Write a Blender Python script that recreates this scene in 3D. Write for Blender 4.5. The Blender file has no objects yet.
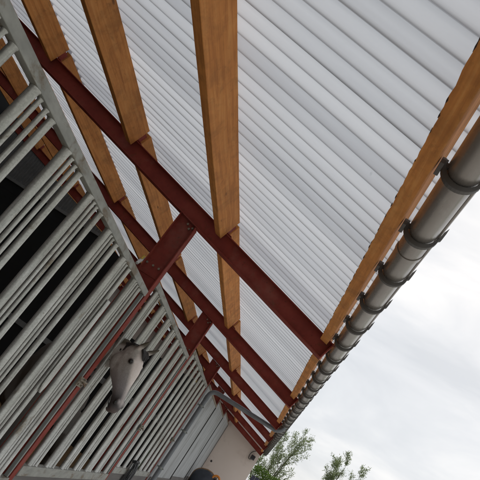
import bpy, bmesh, math, random
from mathutils import Vector, Matrix
random.seed(7)
scn = bpy.context.scene
COL = scn.collection
PI = math.pi

# ------------------------------------------------------------------ helpers
class MB:
    """collects geometry for ONE mesh object"""
    def __init__(s): s.v = []; s.f = []; s.m = []; s.mi = 0
    def add(s, vs, fs):
        o = len(s.v); s.v += [tuple(v) for v in vs]
        for f in fs: s.f.append(tuple(i + o for i in f)); s.m.append(s.mi)
    def hexa(s, c):       # 8 corners: bottom ring 0-3, top ring 4-7
        s.add(c, [(3,2,1,0),(4,5,6,7),(0,1,5,4),(1,2,6,5),(2,3,7,6),(3,0,4,7)])
    def box(s, x0, x1, y0, y1, z0, z1):
        s.hexa([(x0,y0,z0),(x1,y0,z0),(x1,y1,z0),(x0,y1,z0),(x0,y0,z1),(x1,y0,z1),(x1,y1,z1),(x0,y1,z1)])
    def obox(s, c, ax, ay, az, hx, hy, hz):
        c=Vector(c); ax=Vector(ax).normalized()*hx; ay=Vector(ay).normalized()*hy; az=Vector(az).normalized()*hz
        s.hexa([c-ax-ay-az,c+ax-ay-az,c+ax+ay-az,c-ax+ay-az,c-ax-ay+az,c+ax-ay+az,c+ax+ay+az,c-ax+ay+az])
    def prism(s, prof, fn, a, b):
        """closed profile (list of 2d) extruded; fn(p, t) -> 3d"""
        n=len(prof); vs=[fn(p,a) for p in prof]+[fn(p,b) for p in prof]
        fs=[(i,(i+1)%n,(i+1)%n+n,i+n) for i in range(n)]
        fs+= [tuple(reversed(range(n))), tuple(range(n,2*n))]
        s.add(vs,fs)
    def tube(s, pts, r, n=10, caps=True):
        pts=[Vector(p) for p in pts]
        rs = r if isinstance(r,(list,tuple)) else [r]*len(pts)
        t0=(pts[1]-pts[0]).normalized()
        ref=Vector((0,0,1)) if abs(t0.z)<.9 else Vector((1,0,0))
        u=t0.cross(ref).normalized()
        rings=[]
        for i,p in enumerate(pts):
            if i==0: t=t0
            elif i==len(pts)-1: t=(p-pts[i-1]).normalized()
            else: t=((p-pts[i-1]).normalized()+(pts[i+1]-p).normalized()).normalized()
            u=(u-t*u.dot(t)).normalized(); w=t.cross(u)
            rings.append([p+(u*math.cos(2*PI*k/n)+w*math.sin(2*PI*k/n))*rs[i] for k in range(n)])
        vs=[v for ring in rings for v in ring]; fs=[]
        for i in range(len(pts)-1):
            for k in range(n):
                a=i*n+k; b=i*n+(k+1)%n; fs.append((a,b,b+n,a+n))
        if caps:
            fs.append(tuple(reversed(range(n)))); fs.append(tuple(range((len(pts)-1)*n,len(pts)*n)))
        s.add(vs,fs)
    def loft(s, rings):
        n=len(rings[0]); vs=[v for r in rings for v in r]; fs=[]
        for i in range(len(rings)-1):
            for k in range(n):
                a=i*n+k; b=i*n+(k+1)%n; fs.append((a,b,b+n,a+n))
        fs.append(tuple(reversed(range(n)))); fs.append(tuple(range((len(rings)-1)*n,len(rings)*n)))
        s.add(vs,fs)
    def ball(s, c, rx, ry, rz, n=12, m=8):
        c=Vector(c); rings=[]
        for i in range(m+1):
            a=-PI/2+PI*i/m; a=max(-PI/2+.05,min(PI/2-.05,a))
            rings.append([c+Vector((rx*math.cos(a)*math.cos(2*PI*k/n),ry*math.cos(a)*math.sin(2*PI*k/n),rz*math.sin(a))) for k in range(n)])
        s.loft(rings)
    def build(s, name, mats, parent=None, smooth=False, bevel=0, origin=None):
        me=bpy.data.meshes.new(name)
        off=Vector(origin) if origin else Vector((0,0,0))
        me.from_pydata([tuple(Vector(v)-off) for v in s.v],[],s.f)
        if not isinstance(mats,(list,tuple)): mats=[mats]
        for m in mats: me.materials.append(m)
        for p,mi in zip(me.polygons,s.m): p.material_index=mi; p.use_smooth=smooth
        bm=bmesh.new(); bm.from_mesh(me); bmesh.ops.recalc_face_normals(bm,faces=bm.faces); bm.to_mesh(me); bm.free()
        o=bpy.data.objects.new(name,me); COL.objects.link(o)
        o.location=off
        if parent: setpar(o,parent)
        if bevel:
            b=o.modifiers.new('bevel','BEVEL'); b.width=bevel; b.segments=2; b.limit_method='ANGLE'
        if smooth:
            try: me.set_sharp_from_angle(angle=math.radians(40))
            except Exception: pass
        return o

def setpar(o,p):
    w=Vector(o.location)
    q=p; acc=Vector((0,0,0))
    while q is not None: acc+=q.location; q=q.parent
    o.parent=p; o.location=w-acc

def tag(o,label=None,cat=None,group=None,kind=None):
    if label: o['label']=label
    if cat: o['category']=cat
    if group: o['group']=group
    if kind: o['kind']=kind
    return o
def empty(name,loc,label,cat,group=None):
    o=bpy.data.objects.new(name,None); COL.objects.link(o); o.location=loc; o.empty_display_size=.2
    return tag(o,label,cat,group)
def inst(o,name,parent,loc):
    c=o.copy(); c.name=name; COL.objects.link(c); c.parent=None; c.location=loc; setpar(c,parent); return c

# ------------------------------------------------------------------ materials
def mat(name): 
    m=bpy.data.materials.new(name); m.use_nodes=True
    nt=m.node_tree; return m,nt,nt.nodes['Principled BSDF'],nt.nodes.new,nt.links.new
def coords(nt,scale=(1,1,1),rnd=False):
    tc=nt.nodes.new('ShaderNodeTexCoord'); mp=nt.nodes.new('ShaderNodeMapping'); mp.inputs['Scale'].default_value=scale
    nt.links.new(tc.outputs['Object'],mp.inputs['Vector'])
    if rnd:
        oi=nt.nodes.new('ShaderNodeObjectInfo'); ml=nt.nodes.new('ShaderNodeMath'); ml.operation='MULTIPLY'; ml.inputs[1].default_value=37.0
        nt.links.new(oi.outputs['Random'],ml.inputs[0]); nt.links.new(ml.outputs[0],mp.inputs['Location'])
    return mp.outputs['Vector']
def noise(nt,vec,scale,detail=4,rough=.55,dist=0):
    n=nt.nodes.new('ShaderNodeTexNoise'); n.inputs['Scale'].default_value=scale; n.inputs['Detail'].default_value=detail
    n.inputs['Roughness'].default_value=rough; n.inputs['Distortion'].default_value=dist
    nt.links.new(vec,n.inputs['Vector']); return n.outputs['Fac']
def ramp(nt,fac,stops):
    r=nt.nodes.new('ShaderNodeValToRGB'); e=r.color_ramp.elements
    while len(e)<len(stops): e.new(.5)
    for el,(p,c) in zip(e,stops): el.position=p; el.color=(c[0],c[1],c[2],1) if isinstance(c,(tuple,list)) else (c,c,c,1)
    nt.links.new(fac,r.inputs['Fac']); return r.outputs['Color']
def mix(nt,fac,a,b,mode='MIX'):
    m=nt.nodes.new('ShaderNodeMix'); m.data_type='RGBA'; m.blend_type=mode
    for sock,v in ((m.inputs['Factor'],fac),(m.inputs['A'] if False else m.inputs[6],a),(m.inputs[7],b)):
        if hasattr(v,'links') or hasattr(v,'is_linked'): nt.links.new(v,sock)
        elif isinstance(v,(int,float)): sock.default_value=v
        else: sock.default_value=(v[0],v[1],v[2],1)
    return m.outputs[2]
def bump(nt,p,h,strength=.3,dist=.01):
    b=nt.nodes.new('ShaderNodeBump'); b.inputs['Strength'].default_value=strength; b.inputs['Distance'].default_value=dist
    nt.links.new(h,b.inputs['Height']); nt.links.new(b.outputs['Normal'],p.inputs['Normal'])

def simple(name,c1,c2,scale=8,rough=.6,metal=0,vscale=(1,1,1),bmp=.15,bs=40,bd=.003,stain=None,rnd=False,rlo=None):
    m,nt,p,_,L=mat(name)
    v=coords(nt,vscale,rnd)
    col=ramp(nt,noise(nt,v,scale,5,.6),[(.3,c1),(.7,c2)])
    if stain:
        col=mix(nt,ramp(nt,noise(nt,v,stain[1],6,.65,.4),[(stain[2],0.),(stain[2]+.12,1.)]),col,stain[0])
    L(col,p.inputs['Base Color']); p.inputs['Roughness'].default_value=rough; p.inputs['Metallic'].default_value=metal
    if rlo is not None:
        L(ramp(nt,noise(nt,v,scale*3,3),[(.3,rlo),(.7,rough)]),p.inputs['Roughness'])
    if bmp: bump(nt,p,noise(nt,v,bs,4),bmp,bd)
    return m

M={}
m,nt,p,_,L=mat('red_oxide_paint')
v=coords(nt)
col=ramp(nt,noise(nt,v,4,6,.65),[(.28,(.19,.037,.028)),(.5,(.255,.049,.036)),(.75,(.32,.072,.050))])
col=mix(nt,ramp(nt,noise(nt,coords(nt,(2,2,2)),6,7,.7,.6),[(.56,0.),(.70,.75)]),col,(.16,.055,.028))
col=mix(nt,ramp(nt,noise(nt,coords(nt,(1,1,1)),38,4,.7),[(.62,0.),(.70,.7)]),col,(.085,.03,.02))
col=mix(nt,ramp(nt,noise(nt,coords(nt,(1.5,6,1.5)),2.2,5,.6),[(.55,0.),(.8,.35)]),col,(.36,.22,.17))
L(col,p.inputs['Base Color']); p.inputs['Specular IOR Level'].default_value=.12
L(ramp(nt,noise(nt,v,20,4),[(.3,.55),(.7,.8)]),p.inputs['Roughness'])
bump(nt,p,noise(nt,v,60,5),.3,.003)
M['redpaint']=m
m,nt,p,_,L=mat('galvanised_steel')
v=coords(nt,(1,1,.35),True)
col=ramp(nt,noise(nt,v,16,6,.65),[(.28,(.40,.397,.36)),(.5,(.52,.513,.47)),(.74,(.64,.63,.585))])
vs_=coords(nt,(34,34,.9),True)
col=mix(nt,ramp(nt,noise(nt,vs_,1.0,4,.6),[(.48,0.),(.68,.55)]),col,(.17,.16,.135))
col=mix(nt,ramp(nt,noise(nt,coords(nt,(1,1,.6),True),7,6,.7,.4),[(.60,0.),(.70,.8)]),col,(.20,.155,.10))
vo=nt.nodes.new('ShaderNodeTexVoronoi'); vo.inputs['Scale'].default_value=130; L(coords(nt,(1,1,1),True),vo.inputs['Vector'])
bw=nt.nodes.new('ShaderNodeRGBToBW'); L(vo.outputs['Color'],bw.inputs[0])
col=mix(nt,.14,col,bw.outputs[0],'OVERLAY')
L(col,p.inputs['Base Color']); p.inputs['Metallic'].default_value=.55
L(ramp(nt,noise(nt,v,40,4),[(.3,.30),(.7,.5)]),p.inputs['Roughness'])
bump(nt,p,noise(nt,v,55,5),.35,.003)
M['galv']=m
M['galv_rail']=simple('weathered_galvanised_rail',(.25,.25,.222),(.41,.405,.36),16,.55,.25,vscale=(1,.4,1),bmp=.3,bs=60,bd=.003,stain=((.20,.16,.11),11,.52))
M['galv_dark']=simple('dull_zinc_stile',(.24,.255,.235),(.31,.32,.295),8,.5,.4,stain=((.13,.1,.07),9,.64))
M['zinc']=simple('zinc_pipe',(.16,.168,.175),(.22,.23,.24),6,.45,.3,vscale=(1,1,.4),bmp=.1)
M['bronze']=simple('brown_coated_gutter_steel',(.27,.235,.205),(.35,.315,.28),5,.33,.6,vscale=(1,.25,1),bmp=.08,bs=14,stain=((.38,.35,.315),7,.58),rlo=.22)
M['bracketiron']=simple('gutter_bracket_iron',(.075,.067,.06),(.12,.108,.096),10,.6,.2,bmp=.15)
M['render']=simple('cream_render',(.76,.64,.555),(.82,.70,.615),1.0,.9,0,bmp=.3,bs=60,bd=.005,stain=((.69,.57,.49),1.7,.56))
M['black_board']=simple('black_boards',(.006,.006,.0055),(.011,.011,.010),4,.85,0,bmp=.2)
M['inner_rib']=simple('dusty_inner_sheeting',(.16,.16,.15),(.22,.22,.21),5,.7,.1)
M['bedding']=simple('straw_bedding',(.12,.065,.022),(.26,.155,.06),30,.95,0,bmp=1,bs=90,bd=.02)
M['concrete']=simple('yard_concrete',(.42,.41,.385),(.52,.505,.475),1.2,.92,0,bmp=.3,bs=40,bd=.005,stain=((.22,.2,.18),.8,.58))
M['field']=simple('grass_field',(.05,.085,.02),(.09,.13,.035),.4,.95,0,bmp=.6,bs=8,bd=.05)
M['board']=simple('grey_kick_board',(.12,.108,.10),(.18,.165,.15),6,.85,0,vscale=(1,.2,4),bmp=.3)
M['plate']=simple('rusty_bolt_steel',(.20,.165,.12),(.30,.25,.19),30,.55,.3,bmp=.2,stain=((.28,.11,.035),25,.58))
M['insul']=simple('white_plastic',(.72,.72,.70),(.80,.80,.78),10,.4,0,bmp=0)
M['yellow']=simple('yellow_plastic',(.62,.42,.06),(.70,.50,.10),10,.4,0,bmp=0)
M['cable']=simple('black_cable',(.012,.012,.012),(.02,.02,.02),10,.5,0,bmp=0)
M['lampglass']=simple('lamp_glass',(.05,.05,.052),(.07,.07,.072),10,.15,0,bmp=0)
M['lamphouse']=simple('dark_lamp_housing',(.035,.03,.03),(.05,.045,.045),20,.45,.3,bmp=.1)
M['leather']=simple('black_leather',(.004,.004,.005),(.009,.009,.011),25,.6,0,bmp=.35,bs=120,bd=.004)
M['tubplastic']=simple('blue_black_tub_plastic',(.030,.034,.045),(.05,.056,.07),6,.45,0,bmp=.1,stain=((.10,.085,.07),9,.66))
M['orange']=simple('orange_rubber',(.62,.19,.015),(.72,.26,.03),12,.5,0,bmp=.1)
M['rim']=simple('rusty_tan_rim',(.30,.17,.09),(.42,.27,.16),14,.6,.1,bmp=.2)
M['navy']=simple('navy_painted_boards',(.012,.013,.03),(.022,.023,.045),6,.6,0,vscale=(1,1,.2),bmp=.2)
M['bark']=simple('grey_bark',(.10,.085,.06),(.16,.14,.105),12,.9,0,bmp=.6,bs=50,bd=.01)

# warm brown timber, grain along Y
def timber(name,dark,mid,light):
    m,nt,p,_,L=mat(name)
    v=coords(nt,(1,1,1),True); vg=coords(nt,(26,1.1,26),True)
    g=noise(nt,vg,1.6,6,.6,.5)
    col=ramp(nt,g,[(.22,dark),(.5,mid),(.8,light)])
    blot=noise(nt,v,5,5,.65,.3)
    col=mix(nt,ramp(nt,blot,[(.33,.5),(.54,0.)]),col,tuple(c*.45 for c in mid))
    fine=noise(nt,coords(nt,(1,.45,1),True),26,6,.7,.8)
    col=mix(nt,ramp(nt,fine,[(.28,.5),(.44,0.)]),col,tuple(c*.42 for c in mid))
    col=mix(nt,ramp(nt,fine,[(.56,0.),(.75,.4)]),col,tuple(min(.8,c*1.45) for c in mid))
    vk=coords(nt,(5,1.6,5),True)
    vo=nt.nodes.new('ShaderNodeTexVoronoi'); vo.inputs['Scale'].default_value=1.3; L(vk,vo.inputs['Vector'])
    kn=ramp(nt,vo.outputs['Distance'],[(.0,.9),(.055,.6),(.085,0.)])
    col=mix(nt,kn,col,tuple(c*.35 for c in dark))
    oi=nt.nodes.new('ShaderNodeObjectInfo')
    tone=ramp(nt,oi.outputs['Random'],[(0,.82),(1,1.15)])
    col=mix(nt,1.0,col,tone,'MULTIPLY')
    L(col,p.inputs['Base Color']); p.inputs['Roughness'].default_value=.75
    bump(nt,p,g,.35,.004)
    return m
M['wood']=timber('brown_stained_timber',(.40,.130,.024),(.64,.245,.054),(.76,.36,.105))
M['woodchip']=simple('torn_bark_chips',(.035,.016,.008),(.08,.034,.013),40,.9,0,bmp=.4)

# translucent white roof sheet
m,nt,p,_,L=mat('white_translucent_sheet')
nt.nodes.remove(p)
v=coords(nt,(.35,3.0,1)); vf=coords(nt,(.5,1,1))
dirt=noise(nt,v,1.6,5,.6)
col=ramp(nt,dirt,[(.28,(.60,.615,.645)),(.5,(.70,.71,.735)),(.75,(.75,.76,.775))])
spk=nt.nodes.new('ShaderNodeTexVoronoi'); spk.voronoi_dimensions='2D'; spk.inputs['Scale'].default_value=1.25; L(coords(nt,(1,1,0)),spk.inputs['Vector'])
col=mix(nt,ramp(nt,spk.outputs['Distance'],[(.0,.85),(.006,.7),(.010,0.)]),col,(.10,.09,.08))
d=nt.nodes.new('ShaderNodeBsdfPrincipled'); d.inputs['Roughness'].default_value=.45; L(col,d.inputs['Base Color'])
wv=nt.nodes.new('ShaderNodeTexWave'); wv.wave_type='BANDS'; wv.bands_direction='Y'; wv.inputs['Scale'].default_value=18; wv.inputs['Distortion'].default_value=.0
L(coords(nt),wv.inputs['Vector'])
bp=nt.nodes.new('ShaderNodeBump'); bp.inputs['Strength'].default_value=.22; bp.inputs['Distance'].default_value=.0025; L(wv.outputs['Fac'],bp.inputs['Height']); L(bp.outputs['Normal'],d.inputs['Normal'])
t=nt.nodes.new('ShaderNodeBsdfTranslucent')
sx=nt.nodes.new('ShaderNodeSeparateXYZ'); L(coords(nt),sx.inputs[0])
def mth(op,a,b=None):
    n_=nt.nodes.new('ShaderNodeMath'); n_.operation=op
    for i_,q_ in enumerate((a,b)):
        if q_ is None: continue
        if isinstance(q_,(int,float)): n_.inputs[i_].default_value=q_
        else: L(q_,n_.inputs[i_])
    return n_.outputs[0]
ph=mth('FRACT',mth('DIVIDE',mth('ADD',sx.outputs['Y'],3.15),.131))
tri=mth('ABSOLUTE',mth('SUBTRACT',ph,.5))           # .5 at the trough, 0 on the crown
crease_shade=mth('MULTIPLY',ramp(nt,tri,[(.37,0.),(.5,1.)]),ramp(nt,noise(nt,coords(nt,(.25,2.2,1)),1.7,5,.6),[(.34,.15),(.66,.75)]))  # shade of the corrugation creases, painted into the colour along each trough
tc=ramp(nt,noise(nt,coords(nt,(.07,1.7,0)),1.0,5,.62),[(.34,(.52,.54,.575)),(.5,(.68,.70,.73)),(.66,(.81,.825,.85))]); tc=mix(nt,crease_shade,tc,(.24,.24,.24)); L(tc,t.inputs['Color'])
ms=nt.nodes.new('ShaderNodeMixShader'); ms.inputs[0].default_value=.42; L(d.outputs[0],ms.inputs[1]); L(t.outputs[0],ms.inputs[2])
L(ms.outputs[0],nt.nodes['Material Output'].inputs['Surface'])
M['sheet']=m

# light grey cladding with fine vertical ribs (real ribs are in the mesh)
M['clad']=simple('pale_grey_cladding',(.34,.345,.342),(.48,.485,.48),7,.55,.1,vscale=(1,1,.16),bmp=.15,stain=((.22,.215,.20),3.2,.54))
M['seam']=simple('dark_seam',(.03,.028,.026),(.05,.047,.043),9,.8,0)
M['trim']=simple('brown_top_trim',(.20,.15,.10),(.28,.22,.15),9,.7,0)

# leaf material
def leafmat(name,c1,c2,tr):
    m,nt,p,_,L=mat(name)
    oi=nt.nodes.new('ShaderNodeNewGeometry')
    col=ramp(nt,oi.outputs['Random Per Island'],[(0,c1),(1,c2)])
    L(col,p.inputs['Base Color']); p.inputs['Roughness'].default_value=.55
    t=nt.nodes.new('ShaderNodeBsdfTranslucent'); L(col,t.inputs['Color'])
    ms=nt.nodes.new('ShaderNodeMixShader'); ms.inputs[0].default_value=tr
    L(p.outputs[0],ms.inputs[1]); L(t.outputs[0],ms.inputs[2]); L(ms.outputs[0],nt.nodes['Material Output'].inputs['Surface'])
    return m
M['leaf']=leafmat('grey_green_leaf',(.15,.19,.075),(.31,.355,.17),.5)
M['hedgeleaf']=leafmat('bright_hedge_leaf',(.05,.105,.01),(.14,.21,.025),.3)

# ------------------------------------------------------------------ layout (metres; camera at the origin, Y along the stable, X outwards)
SL=.271
NU=math.hypot(1,SL)
U=Vector((1,0,-SL))/NU          # down the roof slope, outwards
N=Vector((SL,0,1))/NU           # roof normal
PITCH=3.23
FY=[4.714+PITCH*(k-1) for k in range(-1,7)]; FY[0]=-2.6; FY[1]=.82   # the two frames behind the camera's view stand wider      # near face of each steel frame: -1.75 ... 20.86
def ridge_z(z0,x): return z0-SL*x
def gz(y): return -1.65+.0435*max(-20,min(24,y))
XR=-9.0

# ------------------------------------------------------------------ ground
def strip(name,xs,ys,zf,m,kind='structure'):
    b=MB(); nx=len(xs)
    b.add([(x,y,zf(x,y)) for y in ys for x in xs],[(j*nx+i,j*nx+i+1,(j+1)*nx+i+1,(j+1)*nx+i) for j in range(len(ys)-1) for i in range(nx-1)])
    o=b.build(name,m); tag(o,kind=kind); return o
g=strip('ground',[-1500,-200,-60,-20,20,60,200,1500],[-1500,-200,-60,-20,0,12,24,40,100,300,1500],lambda x,y:gz(y)-.012,M['field'])
tag(g,'grass field around the stable yard','ground')
y_=strip('yard',[-1.62,0,2,6,12],[-20,-5,0,4,8,12,16,20,24],lambda x,y:gz(y),M['concrete'])
tag(y_,'pale concrete yard in front of the stall fronts','yard')
s_=strip('stall_floor',[XR,-5,-1.62],[-3,0,4,8,11.15],lambda x,y:gz(y)+.05,M['bedding'])
tag(s_,'brown straw bedding on the floor behind the barred fronts','bedding')

# ------------------------------------------------------------------ the stable building
B=empty('stable_building',(0,0,gz(8)),'open-fronted stable with red steel frames, brown timber purlins and white corrugated roof','stable')

def ibeam(b,h,w,tf,tw,fn,a,c):
    """I section: prof (s across, t along depth)"""
    hw=w/2
    P=[(-hw,0),(hw,0),(hw,tf),(tw/2,tf),(tw/2,h-tf),(hw,h-tf),(hw,h),(-hw,h),(-hw,h-tf),(-tw/2,h-tf),(-tw/2,tf),(-hw,tf)]
    b.prism(P,fn,a,c)

RH=.166; RW=.09
for k,y in enumerate(FY):
    # rafter
    b=MB(); yc=y+RW/2
    def fn(p,x): 
        base=Vector((x,yc+p[0],ridge_z(1.165,x)))
        return base+N*p[1]
    ibeam(b,RH,RW,.009,.007,fn,XR,.0)
    r=b.build('rafter',M['redpaint'],B,bevel=.0015)
    # end plate on the rafter
    b=MB(); c=Vector((.004,yc,ridge_z(1.165,.004)))+N*RH/2
    b.obox(c,(1,0,0),(0,1,0),N,.005,RW/2-.002,RH/2); b.build('end_plate',M['redpaint'],r)
    # post: web in the XZ plane, flanges facing out / in
    b=MB(); x1=-1.507; x0=-1.715
    top=ridge_z(1.165,-1.61)-.006
    def fp(p,z):
        x=x0+p[1]
        zz=z if z<0 else ridge_z(1.165,x)-.006
        return Vector((x,yc+p[0],zz))
    ibeam(b,x1-x0,RW,.010,.007,fp,gz(y)-.05,top)
    po=b.build('post',M['redpaint'],B,bevel=.0015)
    # bolted joint under the rafter and splice bolts on the web
    for xx,dz in ((-1.54,-.028),(-1.565,-.055),(-1.60,-.03)):
        zz=ridge_z(1.165,xx)+dz
        b=MB(); b.tube([(xx,yc-.022,zz),(xx,yc-.006,zz)],.011,6); b.build('joint_bolt',M['plate'],po)
    for xx in (-1.565,-1.625,-1.69):
        b=MB(); b.tube([(xx,yc-.022,1.075),(xx,yc-.0035,1.075)],.011,6); b.build('web_bolt',M['plate'],po)
    b=MB(); b.box(-1.708,-1.525,yc-.009,yc-.0035,.98,1.115); b.build('splice_plate',M['redpaint'],po)
    b=MB(); b.tube([(-1.735,yc-.085,1.0),(-1.735,yc-.03,1.07),(-1.725,yc-.01,1.09)],[.014,.017,.012],8); ins=b.build('insulator',M['insul'],po,True)
    b=MB(); b.tube([(-1.738,yc-.05,1.06),(-1.732,yc-.045,1.10)],.012,8); b.build('insulator_cap',M['yellow'],ins,True)

# purlins: one piece per bay, let in between the rafters with a steel cleat
PX=[-1.262,-2.530,-3.825,-5.11,-6.40,-7.69]
PT=.075
for j,x in enumerate(PX):
    for k in range(len(FY)-1):
        b=MB(); d=.232
        wob=random.uniform(-.006,.006); 
        ya=FY[k]+RW+.006; yb=FY[k+1]-.004
        c0=Vector((x+wob,0,ridge_z(1.257,x+wob)))
        n=14
        rings=[]
        for i in range(n+1):
            yy=ya+(yb-ya)*i/n
            bow=.006*math.sin(PI*i/n)*(1 if j%2 else -1)
            w=[random.uniform(-.0012,.0012) for _ in range(4)]
            o=c0+Vector((bow,yy,0))
            rings.append([o-U*PT+U*w[0],o+U*w[1],o+N*d+U*w[2],o+N*d-U*PT+U*w[3]])
        b.loft(rings)
        pl=b.build('purlin',M['wood'],B,origin=(x,(ya+yb)/2,ridge_z(1.3,x)))
        bv=pl.modifiers.new('bevel','BEVEL'); bv.width=.003; bv.segments=1; bv.limit_method='ANGLE'
        # cleat on the rafter at the far end
        b=MB(); c=Vector((x+.006,FY[k+1]+.045,ridge_z(1.343,x)))
        b.obox(c+N*.055,U,(0,1,0),N,.004,.036,.052)
        b.obox(c+N*.0035+U*.03,U,(0,1,0),N,.03,.036,.0035)
        b.build('cleat',M['redpaint'],pl)

# eaves timber, plumb, with a rough waney inner edge
for k in range(len(FY)-1):
    ya=FY[k]+RW+.008; yb=FY[k+1]-.012
    b=MB(); n=110; rings=[]
    w0=0
    for i in range(n+1):
        yy=ya+(yb-ya)*i/n
        w0=.35*w0+random.uniform(-.0026,.0026)
        z2=abs(w0)*.8
        rings.append([(-.069+w0,yy,1.297+z2),(-.002,yy,1.284),(.027,yy,1.490),(-.040,yy,1.509)])
    b.loft(rings)
    b.mi=1
    yy=ya+.05
    while yy<yb-.05:                      # torn bark left along the arris
        L_=random.uniform(.006,.03); 
        if random.random()<.75:
            b.tube([(-.069,yy-L_,1.299),(-.069-random.uniform(-.002,.001),yy,1.299),(-.069,yy+L_,1.299)],[.0015,random.uniform(.002,.0042),.001],5)
        yy+=random.uniform(.03,.16)
    e=b.build('eaves_beam',[M['wood'],M['woodchip']],B,origin=(0,(ya+yb)/2,1.3))

# corrugated roof sheets
CP=.131
SHW=8*CP
y=-3.15; i=0
while y<21.25:
    b=MB(); n=12*8+4; ys=[y+CP*q/12 for q in range(n)]
    xs=[.105,-1.5,-3.05]; 
    def prof(q):
        ph=(q/12.0)%1.0
        return .022-.022*math.cos(2*PI*ph)-.0045*math.cos(4*PI*ph)
    dz=.0018*(i%2)
    def sheet(xs,lift):
        vs=[]; fs=[]
        for x in xs:
            for q,yy in enumerate(ys):
                vs.append(Vector((x,yy,ridge_z(1.500,x)))+N*(prof(q)+dz+lift+.002*math.sin(yy*2.1+x)))
        for a in range(len(xs)-1):
            for q in range(n-1): fs.append((a*n+q,a*n+q+1,(a+1)*n+q+1,(a+1)*n+q))
        b.add(vs,fs)
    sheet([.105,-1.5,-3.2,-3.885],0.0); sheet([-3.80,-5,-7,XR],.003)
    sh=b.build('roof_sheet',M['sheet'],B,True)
    y+=SHW; i+=1

# walls
b=MB(); b.hexa([(-9,21.12,-1.2),(-.004,21.12,-1.2),(-.004,21.34,-1.2),(-9,21.34,-1.2),
                (-9,21.12,ridge_z(1.47,-9)),(-.004,21.12,1.49),(-.004,21.34,1.49),(-9,21.34,ridge_z(1.47,-9))])
tag(b.build('end_wall',M['render'],B),'cream rendered end wall under the last rafter')
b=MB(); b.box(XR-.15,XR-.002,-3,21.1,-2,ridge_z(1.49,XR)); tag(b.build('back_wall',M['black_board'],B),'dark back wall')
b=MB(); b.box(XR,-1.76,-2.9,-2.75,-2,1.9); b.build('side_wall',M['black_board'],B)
# partition under the fourth frame: black boards, grey rail, grey ribbed sheet up to the rafter
yp=FY[4]+.02
b=MB()
b.box(XR,-1.76,yp,yp+.05,-1.6,1.08); b.box(XR,-4.25,yp,yp+.05,1.081,2.21); b.hexa([(XR,yp,2.212),(-4.25,yp,2.212),(-4.25,yp+.05,2.212),(XR,yp+.05,2.212),(XR,yp,2.49),(-5.1,yp,2.49),(-5.1,yp+.05,2.49),(XR,yp+.05,2.49)])
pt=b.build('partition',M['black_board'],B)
b=MB(); b.box(XR,-1.78,yp-.03,yp-.002,.06,.17); b.build('partition_rail',M['inner_rib'],pt)
b=MB(); x=XR
while x<-5.0:
    b.hexa([(x,yp,2.50),(x+.06,yp-.02,2.50),(x+.06,yp+.03,2.50),(x,yp+.03,2.50),(x,yp,ridge_z(1.14,x)),(x+.06,yp-.02,ridge_z(1.14,x+.06)),(x+.06,yp+.03,ridge_z(1.14,x+.06)),(x,yp+.03,ridge_z(1.14,x))]); x+=.075
b.build('gable_sheeting',M['inner_rib'],pt)
b=MB(); b.box(XR,-5.0,yp-.03,yp-.003,2.43,2.498); b.build('partition_cap',M['inner_rib'],pt)

# ------------------------------------------------------------------ gutter, brackets, downpipe
GX,GZ,GR=.109,1.36,.066
G=empty('gutter',(GX,9,GZ),'long half-round brown gutter hung along the roof eaves','gutter')
b=MB(); prof=[]
for q in range(19): a=PI+PI*q/18; prof.append((GX+GR*math.cos(a),GZ+GR*math.sin(a)))
bead=[(GX+GR+.006+.007*math.cos(a),GZ+.002+.007*math.sin(a)) for a in [PI*1.3,PI*1.65,0,PI*.35,PI*.7]]
inner=[(GX+(GR-.003)*math.cos(PI+PI*q/18),GZ+.0005+(GR-.003)*math.sin(PI+PI*q/18)) for q in range(18,-1,-1)]
b.prism(prof+bead+inner,lambda p,y:Vector((p[0],y,p[1])),-3.2,21.3)
b.build('gutter_channel',M['bronze'],G,True)
for yj in (2.62,8.6,14.6):
    b=MB(); pr=[(GX+(GR+.004)*math.cos(PI+PI*q/18),GZ+(GR+.004)*math.sin(PI+PI*q/18)) for q in range(19)]+[(GX+(GR+.0005)*math.cos(PI+PI*q/18),GZ+(GR+.0005)*math.sin(PI+PI*q/18)) for q in range(18,-1,-1)]
    b.prism(pr,lambda p,y:Vector((p[0],y,p[1])),yj,yj+.05)
    b.build('joint_sleeve',M['bronze'],G,True)
b=MB()
ns=18
ro,ri=[],[]
for q in range(ns+1):
    t=q/ns; a=PI*.97+PI*.98*t
    thick=.011+.013*math.sin(PI*t)
    ri.append((GX+(GR+.0045)*math.cos(a),GZ+(GR+.0045)*math.sin(a)))
    ro.append((GX+(GR+.0045+thick)*math.cos(a),GZ+(GR+.0045+thick)*math.sin(a)))
ri+= [(GX+GR+.010,GZ+.002),(GX+GR+.017,GZ+.036)]; ro+=[(GX+GR+.024,GZ-.004),(GX+GR+.029,GZ+.036)]
prof=ri+[(GX+GR+.031,GZ+.070)]+ro[::-1]
b.prism(prof,lambda p,y:Vector((p[0],y,p[1])),-.012,.012)
b.prism([(-.045,1.318),(.045,1.318),(.043,1.338),(.022,1.362),(-.022,1.362),(-.043,1.338)],lambda p,x:Vector((x,p[0],p[1])),.0125,.030)
b.prism([(.029,1.335),(.049,1.335),(.049,1.352),(.029,1.361)],lambda p,y:Vector((p[0],y,p[1])),-.011,.011)       # back plate on the eaves beam
b.tube([(.03,0,1.322),(.03,0,1.333)],.009,6)
br0=b.build('gutter_bracket',M['bracketiron'],G,bevel=.002)
ky=[1.345+.535*k for k in range(-8,38)]
for i,yy in enumerate(ky):
    if yy<-3.1 or yy>21.2: continue
    if i==0: pass
    inst(br0,'gutter_bracket',G,(0,yy,0))
bpy.data.objects.remove(br0)

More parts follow.
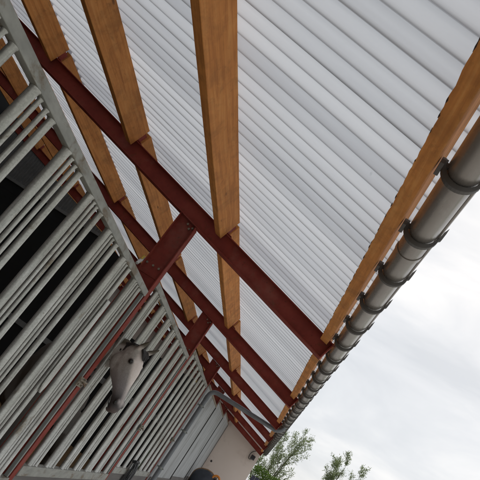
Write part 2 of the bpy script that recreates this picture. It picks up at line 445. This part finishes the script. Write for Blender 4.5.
YP=11.34
D=empty('downpipe',(-1.41,YP,gz(YP)),'grey round downpipe crossing from the gutter to the stall front post','downpipe')
def arc(p0,p1,p2,n=6):
    p0,p1,p2=map(Vector,(p0,p1,p2)); return [p0*(1-t)**2+p1*2*t*(1-t)+p2*t*t for t in [i/n for i in range(n+1)]]
pts=arc((GX,YP,GZ-.055),(GX,YP,1.175),(GX-.16,YP,1.170),6)+arc((-1.26,YP,1.135),(-1.405,YP-.01,1.13),(-1.41,YP-.02,.99),7)+[(-1.41,YP-.02,-.2),(-1.41,YP-.02,gz(YP)+.03)]
b=MB(); b.tube(pts,.044,16); b.build('pipe',M['zinc'],D,True)
for zz in (.75,.2,-.55): 
    b=MB(); b.tube([(-1.41,YP-.02,zz),(-1.41,YP-.02,zz+.035)],.05,16); b.box(-1.50,-1.455,YP-.04,YP,zz+.003,zz+.03); b.tube([(-1.36,YP-.06,zz+.017),(-1.36,YP+.02,zz+.017)],.012,6)
    b.build('pipe_clip',M['galv_dark'],D)
b=MB(); b.tube([(-.02,YP,1.1685),(.0,YP,1.169)],.049,16); b.tube([(-1.41,YP-.02,.90),(-1.41,YP-.02,.98)],.049,16); b.build('socket_collar',M['zinc'],D,True)

# ------------------------------------------------------------------ barred stall fronts
XC=-1.53
def bar_mesh(r,name,h=1.79):
    b=MB(); b.tube([(0,0,0),(0,0,.004),(0,0,.009),(0,0,h*.33),(0,0,h*.66),(0,0,h-.009),(0,0,h-.004),(0,0,h)],[r+.004,r+.0032,r,r,r,r,r+.0032,r+.004],14); o=b.build(name,M['galv'],None,True); me=o.data; bpy.data.objects.remove(o); return me
bars={}
def stall_panel(k,label):
    y0,y1=FY[k]+RW+.01,FY[k+1]-.006
    if k==1: pass
    zt=.855+.14*(k-1); zb=-.80+.105*(k-2)
    T=empty('stall_front',(XC,(y0+y1)/2,gz((y0+y1)/2)),label,'stall front','barred stall fronts along the stable')
    b=MB(); b.box(-1.556,-1.504,y0,y1,zt-.056,zt); b.build('top_rail',M['galv_rail'],T,bevel=.004)
    b=MB(); b.box(-1.56,-1.500,y0,y1,zb-.085,zb); b.build('bottom_rail',M['galv_rail'],T,bevel=.003)
    b=MB(); z=zb-.088; gl=min(gz(y0),gz(y1))-.02
    nb=max(3,int((z-gl)/.19)); hh=(z-gl)/nb
    for i in range(nb):
        b.box(-1.548,-1.512-.003*(i%2),y0,y1,gl+i*hh+.003,gl+(i+1)*hh)
    b.build('kick_board',M['board'],T,bevel=.003)
    # flat end stiles
    for yy in ((y0+.022,) if k==1 else ())+(y1-.032,):
        b=MB(); b.box(-1.541,-1.509,yy-.012,yy+.012,zb+.001,zt-.057); b.build('end_stile',M['galv_dark'],T,bevel=.003)
    # tubes in groups of four: thick, thin, thin, middling
    gs,pitch,offs={1:(1.456,.475,((0,.026),(.075,.0125),(.142,.0125),(.226,.020))),
                   2:(4.975,.46,((0,.021),(.062,.0115),(.114,.0115),(.172,.018))),
                   3:(8.19,.46,((0,.020),(.052,.010),(.096,.010),(.142,.0165)))}[k]
    h=(zt-.0565)-(zb+.0005)
    while gs<y1:
        for off,r in offs:
            yy=gs+off
            if yy<y0+.02+r or yy>y1-.05-r: continue
            key=r
            if key not in bars: bars[key]=bar_mesh(r,'bar')
            o=bpy.data.objects.new('bar',bars[key]); COL.objects.link(o)
            o.location=(XC+random.uniform(-.003,.003),yy+random.uniform(-.004,.004),zb+.0005); o.scale=(1,1,h/1.79)
            setpar(o,T)
        gs+=pitch
    # bolt latch on the post side
    zl=-.06 if k==1 else (-.13+.1*(k-2))
    b=MB(); b.box(-1.500,-1.488,y1-.105,y1+.03,zl-.035,zl+.045)
    b.tube([(-1.478,y1-.13,zl+.02),(-1.478,y1+.075,zl+.02)],.009,8)
    b.tube([(-1.478,y1-.045,zl+.02),(-1.44,y1-.045,zl-.005)],.008,8)
    for a in (-.085,.0):
        b.tube([(-1.49,y1+a,zl-.018),(-1.476,y1+a,zl-.018)],.009,6)
    b.box(-1.502,-1.470,y1-.02,y1-.005,zl-.0,zl+.042)
    b.build('latch',M['plate'],T,bevel=.0015)
    return T
SP=[stall_panel(1,'nearest barred stall front, between the photo corner and the first red post'),
    stall_panel(2,'barred stall front with the horse looking out through its tubes'),
    stall_panel(3,'barred stall front ending at the grey downpipe, black straps on its bottom rail')]
# galvanised drop bar hanging on the nearest front
b=MB(); yy=4.06
rings=[]
for t in [i/14 for i in range(15)]:
    z=.52-.78*t; w=.026+.014*min(1,t*2.2)
    if t>.88: w*=math.sqrt(max(.02,1-((t-.88)/.125)**2))
    rings.append([(-1.499,yy-w,z),(-1.488,yy-w*.8,z),(-1.488,yy+w*.8,z),(-1.499,yy+w,z)])
b.loft(rings); b.build('drop_bar',M['galv'],SP[0],bevel=.002)

# ------------------------------------------------------------------ clad bays beyond the downpipe
labels={4:'grey ribbed cladding panel just beyond the downpipe',5:'grey ribbed cladding panel between the two dark seams',6:'farthest grey ribbed cladding panel, meeting the cream wall'}
for k in (4,5,6):
    y0=FY[k]+RW+.02; y1=FY[k+1]-.008 if k<6 else 21.1
    if k<6: y1=FY[k+1]+.03; 
    y0=FY[k]+.06
    zt=.765+.14*(k-1); zb=gz(y0)+.02
    T=empty('cladding_panel',(-1.5,(y0+y1)/2,zb),labels[k],'cladding','ribbed cladding panels along the stable')
    b=MB(); n=int((y1-y0)/.038); vs=[];fs=[]
    prof=[]
    for i in range(n+1):
        yy=y0+(y1-y0)*i/n
        prof.append((-1.497 if i%2 else -1.485,yy))
    loop=prof+[(-1.503,y1),(-1.503,y0)]
    b.prism(loop,lambda p,z:Vector((p[0],p[1],z)),zb,zt-.045); b.build('sheet',M['clad'],T)
    b=MB(); b.box(-1.53,-1.478,y0,y1,zt-.044,zt); b.build('top_trim',M['trim'],T,bevel=.003)
    b=MB(); b.box(-1.52,-1.474,y1-.02,y1+.055,zb,zt-.05); b.build('seam_strip',M['seam'],T)
    b=MB(); b.box(-1.49,-1.472,y0+.10,y1-.04,zb,-.76+.07*(k-4)); b.build('base_board',M['board'],T,bevel=.003)

# ------------------------------------------------------------------ wall lamp on the end wall
W=empty('wall_lamp',(-.2,21.1,.95),'small dark lamp with a looped cable on the cream end wall','lamp')
b=MB(); b.tube(arc((-.19,21.085,1.23),(-.36,21.07,1.12),(-.31,21.07,.93))+arc((-.30,21.07,.90),(-.25,21.05,.86),(-.20,21.05,.93)),.011,8); b.build('cable',M['cable'],W,True)
b=MB(); b.obox((-.18,21.02,.985),(1,0,0),(0,1,-.5),(0,.5,1),.075,.045,.065); h=b.build('housing',M['lamphouse'],W,bevel=.01)
b=MB(); b.obox((-.18,20.975,.962),(1,0,0),(0,1,-.5),(0,.5,1),.062,.004,.052); b.build('glass',M['lampglass'],h)
b=MB(); b.tube([(-.18,21.11,.99),(-.18,21.06,.99)],.02,8); b.box(-.22,-.14,21.10,21.118,.94,1.04); b.build('mount',M['lamphouse'],W)
K=MB(); K.tube([(-1.31,21.12,.12),(-1.31,21.06,.12),(-1.31,21.05,.16)],.013,8); K.ball((-1.31,21.115,.12),.035,.012,.035)
tag(K.build('wall_hook',M['lamphouse'],None,True),'small dark hook on the cream wall beside the cladding','hook')

# ------------------------------------------------------------------ wheelbarrow stood on end by the far cladding
WB=empty('wheelbarrow',(-1.0,18.4,gz(18.4)),'upturned dark wheelbarrow leaning by the cream end wall','wheelbarrow')
def bar_ring(t,grow=0):
    # t 0 = nose (top) .. 1 = handle end (bottom); opening faces the wall side
    z=gz(18.4)+.92-.85*t
    return z
b=MB(); rings=[]
for t in [i/12 for i in range(13)]:
    z=-.165-.62*t
    half=.40*math.sqrt(max(.03,1-(1-min(1,t*1.9+.02))**2))
    d=.10+.16*math.sin(min(1,t*1.4)*PI/2)
    ring=[]
    for q in range(16):
        a=PI*q/15
        ring.append((-1.02+half*math.cos(a),18.4-d*math.sin(a)**.7,z))
    ring+= [(-1.02-half*.92,18.41,z),(-1.02+half*.92,18.41,z)]
    rings.append(ring)
b.loft(rings); b.build('tub',M['tubplastic'],WB,True)
b=MB()
rim=[(-1.02+.40*math.sqrt(max(.03,1-(1-min(1,t*1.9+.02))**2))*s,18.42,-.150-.62*t) for s,seq in ((-1,[1-i/10 for i in range(11)]),(1,[i/10 for i in range(11)])) for t in seq]
b.tube(rim,.022,8); b.build('rim',M['rim'],WB,True)
b=MB()
for s in (-1,1): b.tube([(-1.02+s*.30,18.3,-.35),(-1.02+s*.27,18.22,-.80),(-1.02+s*.30,18.2,gz(18.4)+.02)],.017,8)
b.build('frame',M['lamphouse'],WB,True)
b=MB()
ring=[(-.70,18.20+.0,-.235)]
b.tube([(-.74+.11*math.cos(2*PI*q/20),18.3,-.25+.11*math.sin(2*PI*q/20)) for q in range(21)],.032,8)
wh=b.build('wheel',M['orange'],WB,True)
b=MB(); b.tube([(-.74,18.25,-.25),(-.74,18.35,-.25)],.03,10); b.tube([(-.84,18.3,-.25),(-.64,18.3,-.25)],.012,6); b.tube([(-.74,18.3,-.35),(-.74,18.3,-.15)],.012,6); b.tube([(-1.0,18.34,-.3),(-.74,18.34,-.25)],.014,6); b.build('hub',M['lamphouse'],wh)

# ------------------------------------------------------------------ black straps hung over the bottom rail of the third front
ST=empty('bridle',(-1.46,9.05,-.62),'bundle of black leather straps hanging from the bottom rail beyond the second red post','bridle')
random.seed(3)
for i in range(6):
    b=MB(); yb=9.05-.13+.05*i; x=-1.462+.012*(i%2)
    rings=[]
    ph=random.uniform(0,6)
    for t in [q/10 for q in range(11)]:
        z=-.555-.62*t-(.015*(i%3)); yy=yb+.012*math.sin(ph+t*5); xx=x+.014*math.sin(ph*2+t*4)+.02*math.sin(min(1,t*4)*PI/2)-.015
        rings.append([(xx,yy-.028,z),(xx+.012,yy-.026,z),(xx+.016,yy+.026,z),(xx,yy+.028,z)])
    b.loft(rings); b.build('strap',M['leather'],ST,bevel=.003)
b=MB(); b.tube([(-1.50,8.90,-.575),(-1.455,8.90,-.55),(-1.445,9.05,-.548),(-1.455,9.2,-.56),(-1.50,9.2,-.58)],.02,8); b.build('browband',M['leather'],ST,True)
random.seed(11)

# ------------------------------------------------------------------ horse
HG=gz(5.4)
H=empty('horse',(-2.0,5.6,HG),'pale grey horse with dark muzzle putting its head out between the tubes','horse')
yaw=math.radians(-24)
O=Vector((-1.335,4.98,.425))                    # poll
fw=Vector((math.cos(yaw),math.sin(yaw),0))      # horizontal facing direction
lat=Vector((-math.sin(yaw),math.cos(yaw),0))    # lateral
ax=(fw*.30+Vector((0,0,-1))*.955).normalized()  # poll -> muzzle
fr=ax.cross(lat); 
if fr.dot(fw)<0: fr=-fr                          # forehead normal
def hp(s,f,l=0): return O+ax*s+fr*f+lat*l
b=MB(); n=20
# s, front, back(jaw), half width
sec=[(-.035,.02,-.10,.055),(0,.055,-.135,.075),(.06,.072,-.185,.093),(.13,.078,-.205,.104),(.19,.074,-.205,.104),(.25,.062,-.180,.088),
     (.31,.050,-.135,.070),(.37,.042,-.095,.060),(.42,.040,-.075,.057),(.46,.042,-.070,.060),(.50,.036,-.066,.058),(.535,.018,-.056,.048),(.555,-.004,-.040,.030)]
rings=[]
for s,f,bk,w in sec:
    c=(f+bk)/2; hh=(f-bk)/2; ring=[]
    for q in range(n):
        a=2*PI*q/n; ca,sa=math.cos(a),math.sin(a)
        e=.82
        x=math.copysign(abs(ca)**e,ca)*hh; 
        taper=1-.22*(x/hh if x>0 else -.35*x/hh)   # narrower to the nose bridge
        y=math.copysign(abs(sa)**e,sa)*w*taper
        ring.append(hp(s,c+x,y))
    rings.append(ring)
b.loft(rings)
# cheek (jaw disc), lips, brow ridges, nostril swellings
for l in (-1,1):
    b.ball(hp(.155,-.105,l*.062),.085,.04,.085)
    b.ball(hp(.118,.022,l*.074),.028,.016,.024)
    b.ball(hp(.470,.018,l*.044),.024,.020,.030)
b.ball(hp(.535,-.062,0),.032,.03,.024)
# ears
for l in (-1,1):
    base=hp(.005,.02,l*.058); d=(fw*.66+Vector((0,0,.75))+lat*l*.22).normalized()
    side=lat; out=d.cross(side).normalized()
    er=[]
    for t,w,dp in ((-.03,.026,.02),(.0,.028,.022),(.04,.033,.02),(.08,.029,.014),(.12,.016,.010),(.15,.004,.004)):
        er.append([base+d*t+side*w*math.cos(2*PI*q/10)+out*dp*math.sin(2*PI*q/10) for q in range(10)])
    b.loft(er)
# neck, trunk, legs (body stands along the stall, neck turned out to the yard)
def limb(pts,n=14):
    rings=[]
    P=[Vector(p[0]) for p in pts]
    for i,p in enumerate(P):
        t=(P[min(i+1,len(P)-1)]-P[max(i-1,0)]).normalized()
        ref=Vector((0,0,1)) if abs(t.z)<.8 else Vector((0,1,0))
        u=t.cross(ref).normalized(); w=u.cross(t).normalized()
        rings.append([p+u*pts[i][1]*math.cos(2*PI*q/n)+w*pts[i][2]*math.sin(2*PI*q/n) for q in range(n)])
    b.loft(rings)
limb([(hp(.09,-.07),.075,.10),(hp(.05,-.16),.085,.135),((-1.62,5.06,.28),.09,.16),((-1.84,5.15,.12),.11,.20),((-2.05,5.32,-.12),.15,.27),((-2.15,5.55,-.30),.19,.34)])
limb([((-2.10,5.30,-.36),.15,.22),((-2.15,5.55,-.34),.24,.34),((-2.2,5.95,-.36),.27,.33),((-2.24,6.4,-.38),.30,.33),((-2.28,6.85,-.34),.28,.30),((-2.3,7.15,-.30),.24,.29),((-2.31,7.38,-.34),.12,.18)])
for yb,hind in ((5.48,0),(7.08,1)):
    for s in (-1,1):
        x=-2.2+s*.16-.03*hind
        if not hind:
            limb([((x,yb,-.42),.10,.13),((x,yb+.02,-.72),.07,.085),((x,yb,-.98),.045,.055),((x,yb,-1.02),.048,.055),((x,yb+.01,-1.20),.030,.036),((x,yb,-1.30),.038,.045),((x,yb-.05,HG+.09),.036,.042),((x,yb-.07,HG+.01),.055,.062)],10)
        else:
            limb([((x,yb,-.38),.12,.20),((x,yb-.06,-.62),.10,.15),((x,yb+.08,-.86),.06,.075),((x,yb+.15,-.94),.048,.06),((x,yb+.12,-1.2),.033,.040),((x,yb+.10,-1.30),.038,.045),((x,yb+.05,HG+.09),.036,.042),((x,yb+.03,HG+.01),.055,.062)],10)
# coat
m,nt,p,_,L=mat('dun_coat')
geo=nt.nodes.new('ShaderNodeTexCoord')
def dotp(origin,axis):
    sb=nt.nodes.new('ShaderNodeVectorMath'); sb.operation='SUBTRACT'; L(geo.outputs['Object'],sb.inputs[0]); sb.inputs[1].default_value=tuple(Vector(origin)-H.location)
    dt=nt.nodes.new('ShaderNodeVectorMath'); dt.operation='DOT_PRODUCT'; L(sb.outputs[0],dt.inputs[0]); dt.inputs[1].default_value=tuple(axis); return dt.outputs['Value']
s_=dotp(O,ax); f_=dotp(O,fr); l_=dotp(O,lat)
def rr(v,a,b_):
    mr=nt.nodes.new('ShaderNodeMapRange'); mr.interpolation_type='SMOOTHSTEP'; L(v,mr.inputs['Value']); mr.inputs['From Min'].default_value=a; mr.inputs['From Max'].default_value=b_; return mr.outputs['Result']
nv=nt.nodes.new('ShaderNodeTexNoise'); nv.inputs['Scale'].default_value=16; nv.inputs['Detail'].default_value=6; L(geo.outputs['Object'],nv.inputs['Vector'])
hair=nt.nodes.new('ShaderNodeTexNoise'); hair.inputs['Scale'].default_value=90; hair.inputs['Detail'].default_value=3; L(geo.outputs['Object'],hair.inputs['Vector'])
coat=ramp(nt,nv.outputs['Fac'],[(.3,(.30,.265,.225)),(.7,(.46,.42,.37))])
coat=mix(nt,rr(s_,.10,.36),coat,(.25,.22,.212))
coat=mix(nt,rr(f_,.026,.056),coat,(.76,.66,.59))
coat=mix(nt,rr(s_,.02,-.03),coat,(.075,.058,.035))                          # pale bridge / blaze
mz=rr(s_,.34,.46)
mzf=nt.nodes.new('ShaderNodeMath'); mzf.operation='MULTIPLY'; L(mz,mzf.inputs[0]); 
inv=nt.nodes.new('ShaderNodeMath'); inv.operation='SUBTRACT'; inv.inputs[0].default_value=1.0; L(rr(f_,.022,.045),inv.inputs[1]); L(inv.outputs[0],mzf.inputs[1])
coat=mix(nt,mzf.outputs[0],coat,(.045,.037,.035))
coat=mix(nt,rr(s_,.50,.56),coat,(.12,.085,.075))
for sg in (-1,1):
    dv=nt.nodes.new('ShaderNodeVectorMath'); dv.operation='DISTANCE'; L(geo.outputs['Object'],dv.inputs[0]); dv.inputs[1].default_value=tuple(hp(.13,.02,sg*.085)-H.location)
    coat=mix(nt,rr(dv.outputs['Value'],.034,.016),coat,(.07,.058,.05))
coat=mix(nt,.16,coat,ramp(nt,hair.outputs['Fac'],[(.3,.15),(.7,.85)]),'OVERLAY')
coat=mix(nt,rr(f_,-.22,-.75),coat,(.09,.075,.06))                         # darker body coat
L(coat,p.inputs['Base Color']); p.inputs['Roughness'].default_value=.6
bump(nt,p,hair.outputs['Fac'],.25,.004)
M['coat']=m
body=b.build('body',M['coat'],H,True,origin=tuple(H.location))
rm=body.modifiers.new('remesh','REMESH'); rm.mode='VOXEL'; rm.voxel_size=.009; rm.use_smooth_shade=True
smo=body.modifiers.new('smooth','SMOOTH'); smo.factor=.5; smo.iterations=5
M['eye']=simple('dark_eye',(.006,.004,.003),(.010,.007,.005),10,.08,0,bmp=0)
M['mane']=simple('dark_mane',(.008,.006,.005),(.022,.017,.013),30,.6,0,vscale=(1,1,.2),bmp=.3)
for l in (-1,1):
    b=MB(); b.ball(hp(.128,.020,l*.086),.019,.015,.020); b.build('eye',M['eye'],H,True)
    b=MB(); b.ball(hp(.478,.010,l*.056),.015,.013,.022); b.build('nostril',M['eye'],H,True)
b=MB()
for l in (-1,1): b.tube([hp(.545,-.045,l*.02),hp(.525,-.048,l*.045),hp(.49,-.050,l*.0565),hp(.455,-.052,l*.060)],[.004,.005,.005,.003],6)
b.build('mouth_line',M['eye'],H,True)
b=MB()
random.seed(5)
for i in range(9):                                   # forelock between the ears, lying on the forehead
    l=(i-4)*.0075; ln_=.02+.045*random.random()
    p0=hp(-.035,.0,l*1.2)
    b.tube([p0,hp(.0,.062,l*1.3),hp(.035,.084,l*1.5),hp(.035+ln_,.085,l*1.1+random.uniform(-.008,.008))],[.010,.013,.010,.002],6)
for i in range(26):                                  # mane falling to both sides of the crest behind the poll
    t=i/25; sd=(-1)**i
    p0=hp(-.045+.01*t,-.03-.20*t,0); 
    p1=p0+lat*sd*.045+ax*.01; p2=p1+lat*sd*.028+ax*(.07+.03*random.random()); p3=p2+ax*(.05+.04*random.random())-fr*.01
    b.tube([p0,p1,p2,p3],[.014,.017,.012,.003],6)
b.build('mane',M['mane'],H,True)

# ------------------------------------------------------------------ beyond the yard: fence, hedge, trees
b=MB(); gy=23.6
x=.12
while x<3.2:
    b.box(x,x+.14,gy,gy+.02,gz(gy)-.02,.60+random.uniform(-.01,.01)); x+=.146
fn_=empty('board_fence',(1.5,gy,gz(gy)),'low dark navy board fence beside the cream wall, below the hedge','fence')
b.build('board_panel',M['navy'],fn_)
b=MB(); b.box(.1,3.25,gy+.021,gy+.06,.25,.34); b.box(.1,3.25,gy+.021,gy+.06,-.45,-.36); b.build('rail',M['navy'],fn_)

def leafquad(b,c,d,L_,w,rn):
    d=d.normalized(); s=d.cross(Vector((rn.uniform(-1,1),rn.uniform(-1,1),rn.uniform(-1,1)))).normalized()
    k=d.cross(s)*L_*.12
    b.add([c,c+d*L_*.45+s*w-k,c+d*L_,c+d*L_*.45-s*w-k],[(0,1,2,3)])
HD=empty('hedge',(2.2,25.6,gz(25)),'bright green clipped hedge behind the end wall under the trees','hedge')
rn=random.Random(4)
b=MB()
for i in range(6500):
    x=rn.uniform(.05,4.6); top=.98+.10*math.sin(x*2.3)+.06*math.sin(x*6.1)
    yy=25.6+rn.gauss(0,.22); z=top-abs(rn.gauss(0,.35)) 
    if z<-.5: continue
    leafquad(b,Vector((x,yy,z)),Vector((rn.uniform(-1,1),rn.uniform(-1,.6),rn.uniform(-.2,1.2))),rn.uniform(.05,.10),.022,rn)
b.build('foliage',M['hedgeleaf'],HD)
b=MB()
for i in range(14):
    x=.2+i*.32; b.tube([(x,25.6,gz(25)-.05),(x+rn.uniform(-.1,.1),25.6,.1),(x+rn.uniform(-.2,.2),25.6+rn.uniform(-.1,.1),.8)],[.03,.02,.006],6)
b.build('stem',M['bark'],HD)

def tree(loc,height,seed,label,spread=1.0,dens=1.0):
    rn=random.Random(seed); T=empty('tree',loc,label,'tree','young trees beyond the hedge')
    tb=MB(); lb=MB(); o=Vector(loc)
    def branch(p,d,L_,r,lev):
        n=6; pts=[p]; rs=[r]
        for i in range(n):
            d=(d+Vector((rn.gauss(0,.09),rn.gauss(0,.09),.10 if lev else .02))).normalized()
            p=p+d*L_/n; pts.append(p); rs.append(r*(1-(i+1)/n*.85))
        tb.tube(pts,rs,5 if lev else 8)
        for i in range(1,n+1):
            q=pts[i]; t=i/n
            if lev<2:
                for c in range(2 if lev==0 else 1):
                    if lev==0 and t<.2: continue
                    a=rn.uniform(0,2*PI); up=rn.uniform(.9,1.5)
                    dd=Vector((math.cos(a),math.sin(a),up)).normalized()
                    branch(q,dd,L_*(.46 if lev==0 else .42)*(1.12-.5*t)*rn.uniform(.75,1.15)*spread,rs[i]*.55+.003,lev+1)
            if lev>=1:
                for c in range(int((5 if lev==2 else 3)*dens)):
                    f=rn.random(); c0=pts[i-1].lerp(pts[i],f)
                    dd=d*.8+Vector((rn.gauss(0,.6),rn.gauss(0,.6),rn.gauss(-.1,.5)))
                    c0=c0+dd.normalized()*abs(rn.gauss(0,.09))
                    leafquad(lb,c0,dd,rn.uniform(.06,.12),rn.uniform(.010,.018),rn)
    for s in range(4):
        a=2*PI*s/4+rn.uniform(-.4,.4); k=rn.uniform(.82,1)
        branch(o+Vector((math.cos(a)*.08,math.sin(a)*.08,-.05)),Vector((math.cos(a)*.20*spread,math.sin(a)*.20*spread,1)),height*k,.05,0)
    tb.build('trunk',M['bark'],T,True); lb.build('crown',M['leaf'],T)
    return T
tree((.80,30,gz(30)),4.0,21,'tall loose grey-green young tree right behind the hedge and gutter end',.8)
tree((3.75,31,gz(30)),4.35,8,'tree whose narrow top alone shows at the lower right of the sky',.5)

# ------------------------------------------------------------------ light
w=bpy.data.worlds.new('World'); scn.world=w; w.use_nodes=True
nt=w.node_tree; L=nt.links.new
bg=nt.nodes['Background']
sky=nt.nodes.new('ShaderNodeTexSky'); sky.sky_type='NISHITA'; sky.sun_disc=False
EL,AZ=math.radians(36),math.radians(14)          # azimuth from +Y towards +X
sky.sun_elevation=EL; sky.sun_rotation=AZ; sky.altitude=100; sky.air_density=1; sky.dust_density=2
tcn=nt.nodes.new('ShaderNodeTexCoord'); mp=nt.nodes.new('ShaderNodeMapping'); mp.inputs['Scale'].default_value=(1.6,1.6,4.2); mp.inputs['Location'].default_value=(1.3,.55,.9); L(tcn.outputs['Generated'],mp.inputs['Vector'])
n1=noise(nt,mp.outputs['Vector'],2.1,7,.55,.35)
cl=ramp(nt,n1,[(.34,(6.5,6.9,7.4)),(.51,(7.8,8.1,8.5)),(.62,(9.2,9.3,9.45)),(.76,(10.2,10.2,10.2))])
col=mix(nt,.90,sky.outputs['Color'],cl)
L(col,bg.inputs['Color']); bg.inputs['Strength'].default_value=.07
ld=bpy.data.lights.new('Sun','SUN'); ld.energy=1.5; ld.angle=math.radians(12); ld.color=(1,.98,.95)
lo=bpy.data.objects.new('Sun',ld); COL.objects.link(lo)
sd=Vector((math.sin(AZ)*math.cos(EL),math.cos(AZ)*math.cos(EL),math.sin(EL)))
lo.rotation_euler=(-sd).to_track_quat('-Z','Y').to_euler(); lo.location=(6,6,12)

# ------------------------------------------------------------------ camera
R_=[[0.837618, 0.002465, 0.546358], [-0.501463, -0.393556, 0.770472], [0.216921, -0.919311, -0.328581]]
cd=bpy.data.cameras.new('Camera'); cd.sensor_width=36; cd.sensor_fit='HORIZONTAL'; cd.lens=36*576.939/480; cd.clip_end=5000; cd.clip_start=.05
cam=bpy.data.objects.new('Camera',cd); COL.objects.link(cam)
cam.matrix_world=Matrix(R_).transposed().to_4x4()
scn.camera=cam
scn.view_settings.view_transform='Standard'; scn.view_settings.look='None'; scn.view_settings.exposure=.5; scn.view_settings.gamma=1
scn.render.resolution_x=1024; scn.render.resolution_y=1024
